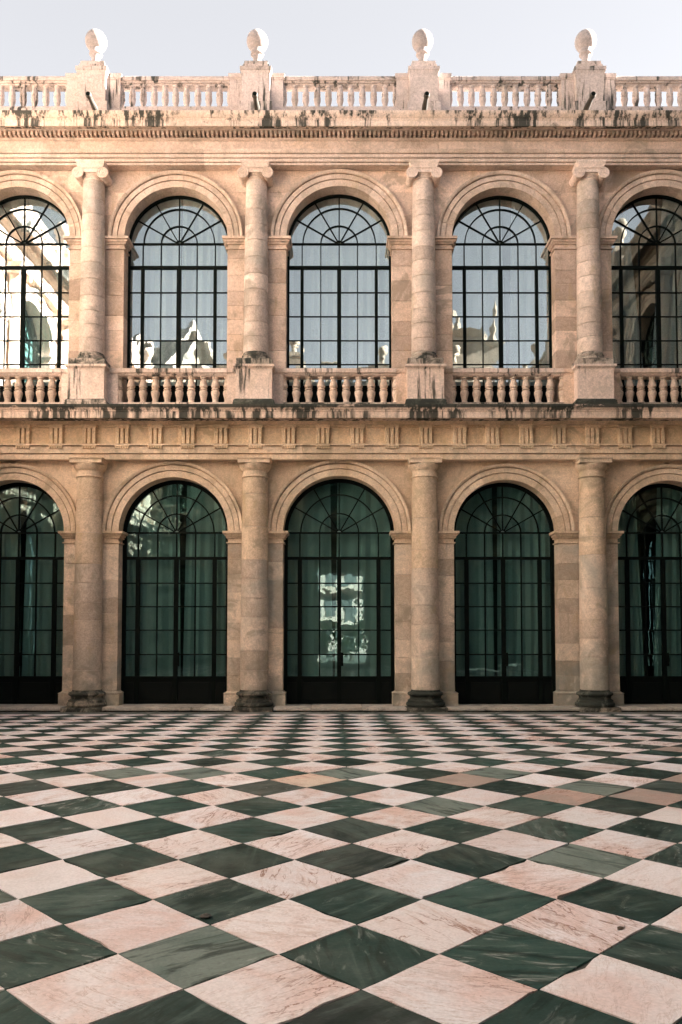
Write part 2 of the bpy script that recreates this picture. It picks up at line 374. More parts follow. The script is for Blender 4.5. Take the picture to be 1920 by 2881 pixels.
def doric_base():
    return MB().lathe([(.40, .112)] + tor(.115, .215, .425, .46) + [(.42, .222), (.42, .262), (.40, .27), (.362, .30), (.362, .345), (.385, .37)] + tor(.372, .445, .39, .425) + [(.365, .452), (.345, .47), (.333, .50)], 0, AX, 36)
def doric_plinth(): return MB().cbox(-.47, .47, AX-.475, .0, -.02, .114, .012)
def doric_capital():
    m = MB().lathe([(.295, 5.46), (.297, 5.49)] + tor(5.49, 5.535, .30, .325) + [(.30, 5.537), (.297, 5.555), (.297, 5.645), (.31, 5.65), (.31, 5.668), (.325, 5.672), (.345, 5.70), (.372, 5.745), (.388, 5.785), (.388, 5.802), (.37, 5.812)], 0, AX, 36)
    return m.loft(-.375, .375, AX-.375, .1, [(5.812, .0), (5.885, .0), (5.89, .012), (5.90, .02), (5.931, .03)])
def ionic_base():
    return MB().loft(-.415, .415, AX-.415, .05, [(8.112, 0), (8.118, .006), (8.255, .006), (8.275, -.01)])
def ionic_torus(): return MB().lathe([(.31, 8.272)] + tor(8.275, 8.375, .315, .352) + [(.322, 8.38), (.322, 8.40)] + tor(8.40, 8.43, .318, .332) + [(.312, 8.435), (.303, 8.46), (.30, 8.48)], 0, AX, 36)
def ionic_capital(lowres=False):
    m = MB(); zc, rv, xv, yf = 12.775, .134, .298, AX-.35
    m.lathe([(.25, 12.66), (.252, 12.685)] + tor(12.685, 12.71, .254, .272) + [(.256, 12.715), (.262, 12.73)] + tor(12.73, 12.755, .265, .285) + [(.275, 12.76), (.30, 12.785), (.322, 12.815), (.33, 12.84), (.31, 12.86)], 0, AX, 28)
    # canalis: sagging slab between the scrolls
    n = 8; top = [(xv*(2*k/n-1), 12.908) for k in range(n+1)]; bot = [(xv*(1-2*k/n), 12.80-.012*sin(pi*k/n)) for k in range(n+1)]
    m.prism_y(bot + top, yf+.02, AX+.30)
    m.prism_y([(xv*(2*k/n-1), 12.88) for k in range(n+1)][::-1] + [(xv*(2*k/n-1), 12.912) for k in range(n+1)], yf-.004, yf+.06)
    for sx in (-1, 1):
        cx = sx*xv; k = 20
        def ring(y, r): return [(cx+r*cos(2*pi*i/k), y, zc+r*sin(2*pi*i/k)) for i in range(k)]
        secs = [(yf+.012, rv-.012), (yf+.012, rv), (yf+.05, rv), (yf+.09, rv*.86), (yf+.30, rv*.80), (AX+.34, rv*.95), (AX+.38, rv)]
        vs = sum((ring(y, r) for y, r in secs), []); fs = [(a*k+i, a*k+(i+1) % k, (a+1)*k+(i+1) % k, (a+1)*k+i) for a in range(len(secs)-1) for i in range(k)]
        m.add(vs, fs + [tuple(range(k))[::-1], tuple((len(secs)-1)*k+i for i in range(k))])
        turns = 2.4; N = 20 if lowres else 58
        pts = []; rad = []
        for i in range(N+1):
            t = i/N; a = pi/2 + sx*(-1)*2*pi*turns*t*-1; r = (rv-.012)*(1-t)**.9 + .022
            pts.append((cx+r*cos(a), yf+.010, zc+r*sin(a))); rad.append(.0135*(1-.45*t))
        m.tube(pts, rad, 5)
        m.lathe([(.001, 0), (.02, 0), (.024, .01), (.02, .02)], 0, 0, 8) if False else None
        m.tube([(cx, yf+.03, zc), (cx, yf-.006, zc)], [.026, .022], 8)
    return m.loft(-.30, .30, AX-.315, .1, [(12.91, 0), (12.925, .008), (12.94, .008), (12.955, .018), (12.985, .026), (13.015, .038), (13.03, .048), (13.045, .05), (13.069, .05)])
def pedestal_mid(): # die and cap; the base is separate (black)
    return MB().loft(-.43, .43, AX-.43, .0, [(7.30, 0), (7.315, -.004), (8.00, -.004), (8.008, .006), (8.022, .008), (8.03, .022), (8.05, .035), (8.058, .05), (8.098, .055), (8.112, .048)])
def pedestal_base(): return MB().loft(-.43, .43, AX-.43, .0, [(7.075, .058), (7.20, .058), (7.21, .048), (7.235, .05), (7.262, .042), (7.285, .02), (7.30, .002)])
def stub_mid(): return MB().loft(-.67, .67, -.245, 0.02, [(7.09, .0), (7.98, .0), (7.985, .012), (8.0, .012), (8.012, .03), (8.05, .04), (8.10, .045)])
RAIL_M = [(.03, 7.925), (-.21, 7.925), (-.225, 7.94), (-.255, 7.945), (-.26, 7.968), (-.275, 7.972), (-.29, 7.995), (-.31, 8.0), (-.31, 8.095), (-.30, 8.103), (.03, 8.106)]
BASE_M = [(.02, 7.09), (-.30, 7.085), (-.30, 7.17), (-.28, 7.185), (-.265, 7.285), (-.25, 7.298), (.02, 7.30)]
def baluster_mid(n=14):
    p = [(.088, 7.295), (.09, 7.322), (.078, 7.33), (.066, 7.35), (.068, 7.385), (.08, 7.44), (.096, 7.50), (.104, 7.545), (.099, 7.582), (.078, 7.603), (.062, 7.61), (.062, 7.618), (.088, 7.623), (.092, 7.635), (.088, 7.648), (.062, 7.653),
         (.068, 7.665), (.094, 7.69), (.098, 7.715), (.088, 7.76), (.070, 7.82), (.060, 7.865), (.062, 7.88), (.082, 7.89), (.085, 7.905), (.085, 7.928)]
    return MB().lathe(p, 0, 0, n)
def baluster_top(n=14):
    p = [(.070, 14.525), (.070, 14.55), (.058, 14.56), (.055, 14.60), (.066, 14.66), (.080, 14.71), (.086, 14.75), (.083, 14.785), (.066, 14.805), (.066, 14.812), (.080, 14.818), (.080, 14.832), (.066, 14.838), (.070, 14.85),
         (.082, 14.875), (.080, 14.91), (.068, 14.97), (.056, 15.02), (.056, 15.035), (.072, 15.045), (.074, 15.06), (.074, 15.082)]
    return MB().lathe(p, 0, 0, n)
RAIL_T = [(.04, 15.078), (-.16, 15.078), (-.19, 15.082), (-.20, 15.11), (-.235, 15.12), (-.25, 15.15), (-.275, 15.155), (-.28, 15.165), (-.28, 15.235), (-.265, 15.262), (.04, 15.266)]
BASE_T = [(.04, 14.09), (-.27, 14.085), (-.27, 14.45), (-.25, 14.50), (-.24, 14.528), (.04, 14.53)]
def stub_top(): return MB().loft(-.645, .645, -.265, .05, [(14.085, .02), (14.44, .02), (14.46, 0), (15.17, 0), (15.18, .012), (15.2, .015), (15.215, .03), (15.30, .035), (15.318, .03)])
def pedestal_top(): return MB().loft(-.335, .335, AX-.335, AX+.335, [(14.088, .06), (14.485, .06), (14.495, .045), (14.51, 0), (15.13, 0), (15.16, .004), (15.20, .008), (15.225, .02), (15.26, .03)], True)
def pedestal_cap(): return MB().loft(-.335, .335, AX-.335, AX+.335, [(15.26, .022), (15.272, .038), (15.36, .042), (15.372, .02), (15.375, -.02), (15.455, -.026), (15.46, -.05), (15.55, -.055)], True)
def ball():
    p = [(.17, 15.545), (.17, 15.60), (.12, 15.63), (.098, 15.70), (.10, 15.80), (.118, 15.86), (.155, 15.885), (.16, 15.905), (.148, 15.925)]
    a0 = -.93
    for k in range(15):
        a = a0 + (pi/2 - a0)*k/14; z = sin(a); r = cos(a)
        p.append((.258*r*(1 if z > 0 else 1-.05*z*z), 16.225 + .266*z))
    p[-1] = (.004, p[-1][1]); return MB().lathe(p, 0, AX, 32)
def tri_glyph():
    hw = .165; y0, y1 = -.252, -.305; g = .032
    xs = [-hw, -hw+.02, -.088-g/2-.004, -.055, -.055+g/2+.004]
    y0, y1 = -.225, -.315
    prof = [(-hw, y0), (-hw, y1+.04), (-hw+.02, y1), (-.074, y1), (-.062, y1+.07), (-.048, y1+.07), (-.036, y1), (.036, y1), (.048, y1+.07), (.062, y1+.07), (.074, y1), (hw-.02, y1), (hw, y1+.04), (hw, y0)]
    n = len(prof); vs = [(x, y, 6.298) for x, y in prof] + [(x, y, 6.665) for x, y in prof]
    m = MB().add(vs, [(i, (i+1) % n, n+(i+1) % n, n+i) for i in range(n)] + [tuple(range(n))[::-1], tuple(range(n, 2*n))])
    return m.loft(-hw, hw, -.318, -.25, [(6.666, .0), (6.70, .0), (6.704, .018), (6.751, .022)])
def guttae():
    m = MB()
    for k in range(6):
        x = -.14 + .056*k; m.loft(x-.015, x+.015, -.33, -.28, [(6.180, .005), (6.232, -.003)])
    return m.box(-.168, .168, -.333, -.272, 6.233, 6.2495)
def spandrel(cx, zs, ro, xe, z1, z2, g=.003, y0=0.0):
    """wall stone between an archivolt and the axis of the next column"""
    s = 1 if xe > cx else -1; pts = []; n = 7
    zt = min(z2-g, zs+ro-.004)
    for k in range(n+1):
        z = z1+g+(zt-z1-g)*k/n; pts.append((cx+s*(sqrt(max(ro*ro-(z-zs)**2, 0))+g), z))
    if z2-g > zt + .004: pts.append((cx+s*g, z2-g))
    pts += [(xe-s*g, z2-g), (xe-s*g, z1+g)]
    return MB().prism_y(pts, y0, .43)

# ---- window joinery (x measured from the window axis)
YF0, YF1 = .385, .445
def win_rows(up): return (11.44, [10.844, 10.218, 9.616, 9.015, 8.421], 7.854, 7.11) if up else (4.262, [3.643, 3.036, 2.466, 1.897, 1.309], .756, .122)
def win_frame(r, up):
    zf, rows, kick, zb = win_rows(up); zs = ZU if up else ZL; fw = .05 if up else .085
    m = MB().arc([(r+.003, YF0-.02), (r+.003, YF1), (r-fw, YF1), (r-fw, YF0-.02)], 0, zs, 0, pi, 30)
    for s in (-1, 1): m.box(min(s*(r+.003), s*(r-fw)), max(s*(r+.003), s*(r-fw)), YF0-.02, YF1, zb, zs)
    return m
def win_fan(r, up):
    zf = win_rows(up)[0]; t = .026 if up else .028; m = MB(); rin = r-.045; zs = ZU if up else ZL
    for rr in (.355*r, .70*r): m.arc([(rr-t/2, YF0), (rr+t/2, YF0), (rr+t/2, YF1-.01), (rr-t/2, YF1-.01)], 0, zf, 0, pi, 26)
    m.arc([(.055, YF0-.004), (.085, YF0-.004), (.085, YF1-.008), (.055, YF1-.008)], 0, zf, 0, pi, 12)
    for k in range(1, 6):
        a = pi*k/6; L = -sin(a)*(zf-zs) + sqrt((sin(a)*(zf-zs))**2 + rin*rin-(zf-zs)**2)
        m.bar((.08*cos(a), zf+.08*sin(a)), (L*cos(a), zf+L*sin(a)), t, YF0+.003, YF1-.013)
    return m
def win_bars(r, up):
    zf, rows, kick, zb = win_rows(up); t = .024 if up else .03; m = MB()
    xs = [-.715*r, -.355*r, 0, .355*r, .715*r]
    for i, x in enumerate(xs):
        m.box(x-t/2, x+t/2, YF0+.006, YF1-.004, rows[0], zf)
        if i in (1, 3): m.box(x-t/2, x+t/2, YF0+.006, YF1-.004, kick, rows[0])
    for z in rows[1:]: m.box(-r+.05, r-.05, YF0+.012, YF1-.006, z-t/2, z+t/2)
    return m
def win_rails(r, up):
    zf, rows, kick, zb = win_rows(up); m = MB(); t = .035 if up else .04
    m.box(-r+.04, r-.04, YF0-.002, YF1, zf-t/2, zf+t/2)
    m.box(-r+.04, r-.04, YF0-.012, YF1, rows[0]-.035, rows[0]+.035)
    m.box(-r+.04, r-.04, YF0-.012, YF1, kick-.03, kick+.03)
    a = .038 if up else .05
    for x in (-.715*r, .715*r): m.box(x-a, x+a, YF0-.008, YF1-.002, zb, rows[0]-.03)
    m.box(-.05, .05, YF0-.016, YF1-.002, zb, rows[0]-.03)
    return m
def win_panel(r, up):
    zf, rows, kick, zb = win_rows(up); m = MB(); xs = [-r+.06, -.715*r-.03, -.715*r+.04, -.05, .05, .715*r-.04, .715*r+.03, r-.06]
    m.box(-r+.04, r-.04, YF1-.035, YF1-.004, zb, kick-.02)
    for a, b in ((xs[0], xs[1]), (xs[2], xs[3]), (xs[4], xs[5]), (xs[6], xs[7])):
        m.loft(a+.05, b-.05, YF1-.05, YF1-.034, [(zb+.08, 0), (kick-.12, 0)])
        m.box(a, b, YF0+.002, YF1-.02, zb, zb+.07)
    return m
def pane_cells(r, up):
    zf, rows, kick, zb = win_rows(up); zs = ZU if up else ZL; cells = []
    xs = [-r+.05, -.715*r, -.355*r, 0, .355*r, .715*r, r-.05]; zr = [zf]+rows+[kick]
    for a in range(6):
        for b in range(6): cells.append([(xs[a], zr[b+1]), (xs[a+1], zr[b+1]), (xs[a+1], zr[b]), (xs[a], zr[b])])
    rin = r-.045
    for k in range(6):
        a0, a1 = pi*k/6, pi*(k+1)/6
        def L(a): return -sin(a)*(zf-zs) + sqrt((sin(a)*(zf-zs))**2 + rin*rin-(zf-zs)**2)
        for q in range(3):
            A = [a0+(a1-a0)*i/4 for i in range(5)]
            ri = [(.07, .07, .07, .07, .07), (.355*r,)*5, (.70*r,)*5][q]; ro = [(.355*r,)*5, (.70*r,)*5, [L(a) for a in A]][q]
            cells.append([(ro[i]*cos(A[i]), zf+ro[i]*sin(A[i])) for i in range(5)] + [(ri[i]*cos(A[i]), zf+ri[i]*sin(A[i])) for i in (4, 3, 2, 1, 0)])
    return cells
def pane_mb(poly, rnd, y=.418, tilt=.0035):
    cx = sum(p[0] for p in poly)/len(poly); cz = sum(p[1] for p in poly)/len(poly); ta, tb = rnd.gauss(0, tilt), rnd.gauss(0, tilt)
    n = len(poly); vs = [(x, y+(x-cx)*ta+(z-cz)*tb, z) for x, z in poly]; vs += [(x, yy+.004, z) for x, yy, z in vs]
    return MB().add(vs, [tuple(range(n)), tuple(range(n, 2*n))[::-1]] + [(i, n+i, n+(i+1) % n, (i+1) % n) for i in range(n)])
def drape(r, up, side, xa, xb, folds, amp, rnd, nz=12, y=.60):
    """one hanging drape between xa(z) and xb(z), its top following the arch"""
    zb = 7.12 if up else .13; zs = ZU if up else ZL; nx = folds*5; ph = rnd.random()*6; vs = []
    for j in range(nz+1):
        for i in range(nx+1):
            u = i/nx; t = j/nz; x0 = xa(t); x1 = xb(t); x = x0+(x1-x0)*u
            zt = zs + .02 + sqrt(max((r+.1)**2-x*x, .02)); z = zb+(zt-zb)*t
            k = sin(u*folds*2*pi+ph+.6*sin(u*9+ph)) ; vs.append((x, y + amp*k*(1-.35*t) + .02*sin(u*3+ph), z))
    fs = [(j*(nx+1)+i, j*(nx+1)+i+1, (j+1)*(nx+1)+i+1, (j+1)*(nx+1)+i) for j in range(nz) for i in range(nx)]
    n = len(vs); vs2 = vs + [(x, yy+.006, z) for x, yy, z in vs]
    return MB().add(vs2, fs + [tuple(i+n for i in f)[::-1] for f in fs])

# ------------------------------------------------------------------ courtyard floor (crowned for drainage)
FZ = [(-60, .02), (-23, .03), (-19.8, .06), (-17.5, .082), (-15.79, .098), (-14.94, .115), (-14.09, .137), (-13.24, .161), (-12.39, .182), (-11.54, .201), (-10.7, .217), (-9.85, .223),
      (-9.0, .214), (-8.15, .194), (-7.3, .172), (-6.45, .149), (-5.61, .128), (-4.76, .110), (-3.91, .089), (-3.06, .068), (-2.21, .046), (-1.4, .028), (-.6, .010), (5, .0)]
def zf(y):
    for (a, za), (b, zb) in zip(FZ, FZ[1:]):
        if y <= b: return za+(zb-za)*(y-a)/(b-a)
    return 0.0
bed = MB(); ys = [-30, -24] + [-22+.5*k for k in range(44)] + [-.3]; xs = [-11, -9, -6, -3, 0, 3, 6, 9, 11]
bed.add([(x, y, zf(y)-.012) for y in ys for x in xs], [(j*9+i, j*9+i+1, j*9+10+i, j*9+9+i) for j in range(len(ys)-1) for i in range(8)])
floor = link('courtyard_floor', bed.mesh('courtyard_floor', M['joint'], False), kind='structure',
             label='marble courtyard pavement laid in a diagonal chequer of dark green and pale pink slabs')
ground = MB().add([(-400, -400, -.06), (400, -400, -.06), (400, 400, -.06), (-400, 400, -.06)], [(0, 1, 2, 3)])
link('ground', ground.mesh('ground', M['border'], False), kind='structure', label='grey ground around the palace')

D = .8485; F = 2353.0; TH = radians(2.64)
def project(x, y, z):
    dy, dz = y-CAM_Y, z-CAM_Z; fw = dy*cos(TH)+dz*sin(TH); up = -dy*sin(TH)+dz*cos(TH)
    return (960+F*x/fw, 1677-F*up/fw) if fw > .3 else (0, 9999)
def unproject(px_, py_):     # point of the pavement under a pixel of the 1920 wide photograph, used to list the replaced slabs below
    u = (1677-py_)/F; dy = cos(TH)-u*sin(TH); dz = sin(TH)+u*cos(TH); z = .12
    for _ in range(4): t = (z-CAM_Z)/dz; z = zf(CAM_Y+dy*t)
    return (px_-960)/F*t, CAM_Y+dy*t
GREY = [unproject(*p) for p in [(566, 2686), (1633, 2426), (1235, 2269), (1664, 2226), (1015, 2171), (1389, 2180), (1551, 2153), (1658, 2126), (1762, 2106), (1830, 2088), (1805, 2193), (367, 2183), (563, 2178), (1890, 2160)]]
DULL = [unproject(*p) for p in [(1303, 2196), (1578, 2248), (1817, 2251), (1664, 2171), (1744, 2211), (1735, 2120), (1796, 2143), (1900, 2190), (1860, 2105)]]
TAN = [unproject(*p) for p in [(870, 2194), (700, 2250), (90, 2175)]]
def clip(poly, ax, lim, keep_less):
    out = []
    for i in range(len(poly)):
        a, b = poly[i], poly[(i+1) % len(poly)]; da, db = (a[ax]-lim)*(1 if keep_less else -1), (b[ax]-lim)*(1 if keep_less else -1)
        if da <= 0: out.append(a)
        if da*db < 0: t = da/(da-db); out.append((a[0]+(b[0]-a[0])*t, a[1]+(b[1]-a[1])*t))
    return out
def near(pt, lst): return any((pt[0]-a)**2+(pt[1]-b)**2 < .09 for a, b in lst)
tiles = []
for j in range(-12, 40):
    dist = (4.8 + j*.5)*D; dark = j % 2 != 0
    for i in range(-13, 14):
        cx = .116 + (i if dark else i+.5)*D - .0051*dist; cy = CAM_Y+dist
        if cy > -.8 or cy < -23.5 or abs(cx) > 9.6: continue
        h = D/2 - .0036
        jx, jy = R.gauss(0, .0015), R.gauss(0, .0015)
        P = [(cx+jx, cy+jy-h), (cx+jx+h, cy+jy), (cx+jx, cy+jy+h), (cx+jx-h, cy+jy)]
        P = clip(P, 1, -1.165, True)
        if len(P) < 3: continue
        tiles.append((cx, cy, dark, P))
def tile_geo(P, rnd, fine=True):
    pts = []
    for i in range(len(P)):
        a, b = P[i], P[(i+1) % len(P)]; L = sqrt((b[0]-a[0])**2+(b[1]-a[1])**2); nx, ny = -(b[1]-a[1])/max(L, 1e-6), (b[0]-a[0])/max(L, 1e-6)
        ks = [0]+([.12, .38, .62, .87] if fine and L > .3 else [])
        for k in ks:
            t = k + (rnd.uniform(-.06, .06) if k else 0); e = abs(rnd.gauss(0, .0034)) + (rnd.uniform(.008, .03) if rnd.random() < .08 else 0)
            if k == 0: pts.append((a[0], a[1])); continue
            pts.append((a[0]+(b[0]-a[0])*t+nx*e, a[1]+(b[1]-a[1])*t+ny*e))
    n = len(pts); dz = rnd.gauss(0, .0012); cx = sum(p[0] for p in pts)/n; cy = sum(p[1] for p in pts)/n
    tx, ty = rnd.gauss(0, .003), rnd.gauss(0, .003)
    top = [(x, y, zf(y)+dz+(x-cx)*tx+(y-cy)*ty) for x, y in pts]; low = [(x, y, z-.03) for x, y, z in top]
    return top+low+[(cx, cy, zf(cy)+dz)], [(2*n, i, (i+1) % n) for i in range(n)] + [(i, n+i, n+(i+1) % n, (i+1) % n) for i in range(n)]
def tone_of(cx, cy, dark, rnd):
    if dark:
        if near((cx, cy), GREY): return (.18, .225, .205)
        k = rnd.uniform(.7, 1.75); return (.019*k, .044*k, .038*k) if rnd.random() > .16 else tuple(k*.6*x for x in (.068, .092, .085))
    if near((cx, cy), DULL): return (.36, .295, .265)
    if near((cx, cy), TAN): return (.66, .565, .475)
    k = rnd.uniform(.92, 1.04); p = rnd.uniform(-.05, .03); return (.80*k, (.765-p*.5)*k, (.79-p)*k)
def in_view(P):
    s = [project(x, y, zf(y)) for x, y in P]; return min(a for a, b in s) < 1920 and max(a for a, b in s) > 0 and min(b for a, b in s) < 2881
tiles.sort(key=lambda t: (not in_view(t[3]), t[1]))
def with_attr(me, tone, seed):
    me.attributes.new('tone', 'FLOAT_COLOR', 'POINT'); me.attributes['tone'].data.foreach_set('color', tone)
    me.attributes.new('seed', 'FLOAT', 'POINT'); me.attributes['seed'].data.foreach_set('value', seed)
rest = {True: ([], [], [], []), False: ([], [], [], [])}
for idx, (cx, cy, dark, P) in enumerate(tiles):
    rnd = random.Random(idx*13+5); tone = (*tone_of(cx, cy, dark, rnd), 1); seed = rnd.random()
    vs, fs = tile_geo(P, rnd, idx < 330)
    if idx < 300:
        me = bpy.data.meshes.new('marble_tile'); me.from_pydata(vs, [], fs); me.materials.append(M['marble_dark' if dark else 'marble_light'])
        with_attr(me, list(tone)*len(vs), [seed]*len(vs)); link('marble_tile', me, floor)
    else:
        V, Fc, T, S = rest[dark]; o = len(V); V += vs; Fc += [tuple(k+o for k in f) for f in fs]; T += list(tone)*len(vs); S += [seed]*len(vs)
for dark, (V, Fc, T, S) in rest.items():
    me = bpy.data.meshes.new('far_tiles'); me.from_pydata(V, [], Fc); me.materials.append(M['marble_dark' if dark else 'marble_light']); with_attr(me, T, S)
    link('dark_tiling' if dark else 'pale_tiling', me, floor, kind='stuff')
# narrow grey border course along the step
xs = sub_lens(-9.6, 9.6, .9, 1.7, R)
for a, b in zip(xs, xs[1:]):
    m = MB().loft(a+.003, b-.003, -1.155, -.64, [(-.05, 0), (.012+R.gauss(0, .0015), 0), (.018, -.004)])
    part('border_slab', m, 'border', floor)

# ------------------------------------------------------------------ the palace
palace = thing('palace', 'two storey arcaded limestone palace with Ionic columns over Doric and ball finials', 'palace')
G = .003
# walls behind the dressed stone (mortar shows in the joints)
for up in (False, True):
    rr = RU if up else RL; z0, z1 = (7.0, 13.3) if up else (-.05, 6.4)
    for k in range(6):
        a = -XW if k == 0 else WX[k-1]+rr[k-1]; b = XW if k == 5 else WX[k]-rr[k]
        part('wall_core', MB().box(a+.010, b-.010, .010, .44, z0, z1), 'mortar', palace)
# lower and upper piers built of ashlar
for up in (False, True):
    rr = RU if up else RL; zs = ZU if up else ZL; mat = 'upper' if up else 'pierlow'
    for k in range(6):
        a = -XW if k == 0 else WX[k-1]+rr[k-1]; b = XW if k == 5 else WX[k]-rr[k]
        cx = COLX[k-1] if 1 <= k <= 4 else (a+b)/2
        pier = link('pier', None, palace)
        if not up:
            part('pier_base', MB().loft(a, b, 0, .36, [(.114, .066), (.375, .066), (.38, .058), (.395, .072), (.415, .07), (.43, .03), (.455, .0)]), 'pierlow', pier)
        zb = 7.1 if up else .455; zt = zs-.285
        for side in (0, 1):
            x0, x1 = (a, cx) if side == 0 else (cx, b); zc = [zb]
            if up: zc.append(8.62)
            while zc[-1] < zt-.62: zc.append(zc[-1]+(R.choice([.34, .36, .40, .5]) if up else R.choice([.36, .43, .40, .72])))
            zc.append(zt)
            for p, q in zip(zc, zc[1:]):
                part('stone', MB().cbox(x0+(G if side else 0), x1-(0 if side else G), R.uniform(-.003, .002), .448, p+G, q-G, .008), mat, pier)
        part('impost', MB().loft(a, b, 0, .40, [(zs+z, p) for z, p in IMPOST]), 'upper' if up else 'lower', pier)
# arches and spandrels
for up in (False, True):
    rr = RU if up else RL; zs = ZU if up else ZL; ztop = 13.07 if up else 5.932
    for k in range(5):
        arch = link('arch', None, palace, loc=None); nv = 13 if up else 11
        for i in range(nv):
            a0, a1 = pi*i/nv, pi*(i+1)/nv; g = .0022 if up else .0010
            part('voussoir', MB().arc(ARCH_PROF(rr[k]), WX[k], zs, a0+g, a1-g, 4), 'arch' if up else 'lower', arch)
        wall = link('spandrel', None, palace); ro = rr[k]+.376
        zc = [zs, zs+.56, zs+1.13, ztop] if up else [zs, ztop]
        for xe in ([COLX[k-1]] if k > 0 else [-XW]) + ([COLX[k]] if k < 4 else [XW]):
            for p, q in zip(zc, zc[1:]):
                part('wall_stone', spandrel(WX[k], zs, ro, xe, p, q, .003 if up else .001), 'upper' if up else 'lower', wall)
# entablatures in blocks
def course(name, prof, mat, parent, lo, hi, rnd, g=.0018):
    xs = sub_lens(-EDGE, EDGE, lo, hi, rnd)
    for a, b in zip(xs, xs[1:]): part('stone', MB().prism_x(prof, a+g, b-g), mat, parent)
for name, prof, mat, lo, hi in (('architrave', ARCHI_L, 'lower', 1.1, 1.9), ('frieze', FRIEZE_L, 'frieze', 1.4, 2.2), ('bed_moulding', BED_L, 'frieze', 1.0, 1.8), ('cornice', CORN_L, 'cornice', .9, 1.7),
                                ('architrave', ARCHI_U, 'entab', .8, 1.3), ('frieze', FRIEZE_U, 'entab', .7, 1.4), ('bed_moulding', BED_U, 'entab', 1.0, 1.6), ('cornice', CORN_U, 'cornice_top', .9, 1.6)):
    e = link(name, None, palace); course(name, prof, mat, e, lo, hi, R)
    if prof is FRIEZE_L:
        tg = tri_glyph().mesh('triglyph', M['frieze']); gu = guttae().mesh('guttae', M['frieze'])
        for px_ in [-132, -38, 56, 150, 244, 338, 432, 525, 618.5, 716, 811, 908, 1006, 1105, 1201, 1297, 1390.5, 1487, 1580, 1675, 1768, 1861, 1957]:
            x = (px_-960)/120.3; t = link('triglyph', tg, palace, loc=(x, 0, 0)); link('guttae', gu, t, kind='stuff')
dent = MB(); x = -EDGE+.02
while x < EDGE-.07: dent.box(x, x+.056, -.445, -.245, 13.703, 13.799); x += .1075
part('dentils', dent, 'entab', palace, kind='stuff')
# steps: stones between the column plinths
for k in range(5):
    a = -9.5 if k == 0 else COLX[k-1]+.475; b = 9.5 if k == 4 else COLX[k]-.475
    st = link('step', None, palace); xs = sub_lens(a, b, .8, 1.5, R)
    for p, q in zip(xs, xs[1:]):
        f = -.56+R.uniform(-.012, .012); zt = .118+R.uniform(-.004, .004)
        part('stone', MB().loft(p+.004, q-.004, f, .50, [(.036, -.014), (.05, 0), (zt-.014, 0), (zt-.004, -.006), (zt, -.018)]), 'step', st)
        part('stone', MB().cbox(p+.004, q-.004, f+.03, .4, -.05, .036, .01), 'black', st)

# columns
cap_i = ionic_capital().mesh('capital', M['capital']); base_t = ionic_torus().mesh('torus', M['grimy']); base_p = ionic_base().mesh('plinth', M['grimy'])
cap_d = doric_capital().mesh('capital', M['lower']); base_d = doric_base().mesh('base', M['mossy']); base_k = doric_base().mesh('base', M['black']); plin_d = doric_plinth().mesh('plinth', M['mossy'])
for k, cx in enumerate(COLX):
    c = link('doric_column', None, palace, loc=(cx, 0, 0))
    link('plinth', plin_d, c); link('base', base_k if k > 1 else base_d, c); link('capital', cap_d, c)
    part('core', core(.48, 5.5, r_lo), 'mortar', c); z = .50
    while z < 5.462:
        z2 = z + R.choice([.42, .44, .46, .74, .78]); z2 = 5.462 if z2 > 5.12 else z2
        part('drum', drum(z, z2, r_lo, gap=.004), 'collow' if z < 3.3 else 'lower', c); z = z2
    c = link('ionic_column', None, palace, loc=(cx, 0, 0))
    link('plinth', base_p, c); link('torus', base_t, c); link('capital', cap_i, c)
    part('core', core(8.4, 12.75, r_up), 'mortar', c); z = 8.48
    while z < 12.66:
        z2 = z + R.choice([.33, .36, .38, .41]); z2 = 12.665 if z2 > 12.45 else z2
        part('drum', drum(z, z2, r_up, gap=.005), 'column', c); z = z2
    p = link('pedestal', None, palace, loc=(cx, 0, 0))
    part('die', pedestal_mid(), 'pale', p); part('pedestal_foot', pedestal_base(), 'black' if k > 0 else 'grimy', p); part('side_pier', stub_mid(), 'pale' if k < 2 else 'upper', p)
    p = link('roof_pedestal', None, palace, loc=(cx, 0, 0))
    part('die', pedestal_top(), 'roofpale', p); part('capstone', pedestal_cap(), 'rail', p); part('side_pier', stub_top(), 'roofpale', p)
    part('finial', ball(), 'finial', p)
for sx, cx in zip((-5.775, -1.97, 1.96, 5.76), COLX):
    yy = [.0, -.35, -.74, -.80, -1.0, -1.18, -1.22, -1.27, -1.31]; rr_ = [.062, .062, .062, .07, .058, .053, .07, .07, .056]
    o = part('drain_spout', MB().tube([(sx, y-.02, 14.135+.012*y) for y in yy], rr_, 10), 'lead', palace)
    part('spout_mouth', MB().tube([(sx, -1.32, 14.118), (sx, -1.334, 14.118)], [.046, .046], 10), 'iron', o)
# balustrades
bm_ = baluster_mid().mesh('baluster', M['baluster']); bt_ = baluster_top().mesh('baluster', M['roofpale'])
edges = [-EDGE+.35] + COLX + [EDGE-.35]
for top in (False, True):
    half, n = (.645, 10) if top else (.67, 9)
    for k in range(5):
        a, b = edges[k]+half, edges[k+1]-half
        bal = link('balustrade', None, palace); yb = -.13 if top else -.135
        nn = n if 0 < k < 4 else round((b-a)/(.263 if top else .286))
        xs = sub_lens(a, b, 1.1, 1.6, R)
        for p, q in zip(xs, xs[1:]):
            part('rail', MB().prism_x(RAIL_T if top else RAIL_M, p+.0015, q-.0015), 'rail' if top else 'pale', bal)
            part('base_rail', MB().prism_x(BASE_T if top else BASE_M, p+.0015, q-.0015), 'roofpale' if top else 'grimy' if k > 1 else 'pale', bal)
        for i in range(nn+1):
            x = a+(b-a)*i/nn
            o = link('baluster', bt_ if top else bm_, bal, loc=(x + R.gauss(0, .003), yb, 0)); o.rotation_euler = (0, 0, R.random()*6)
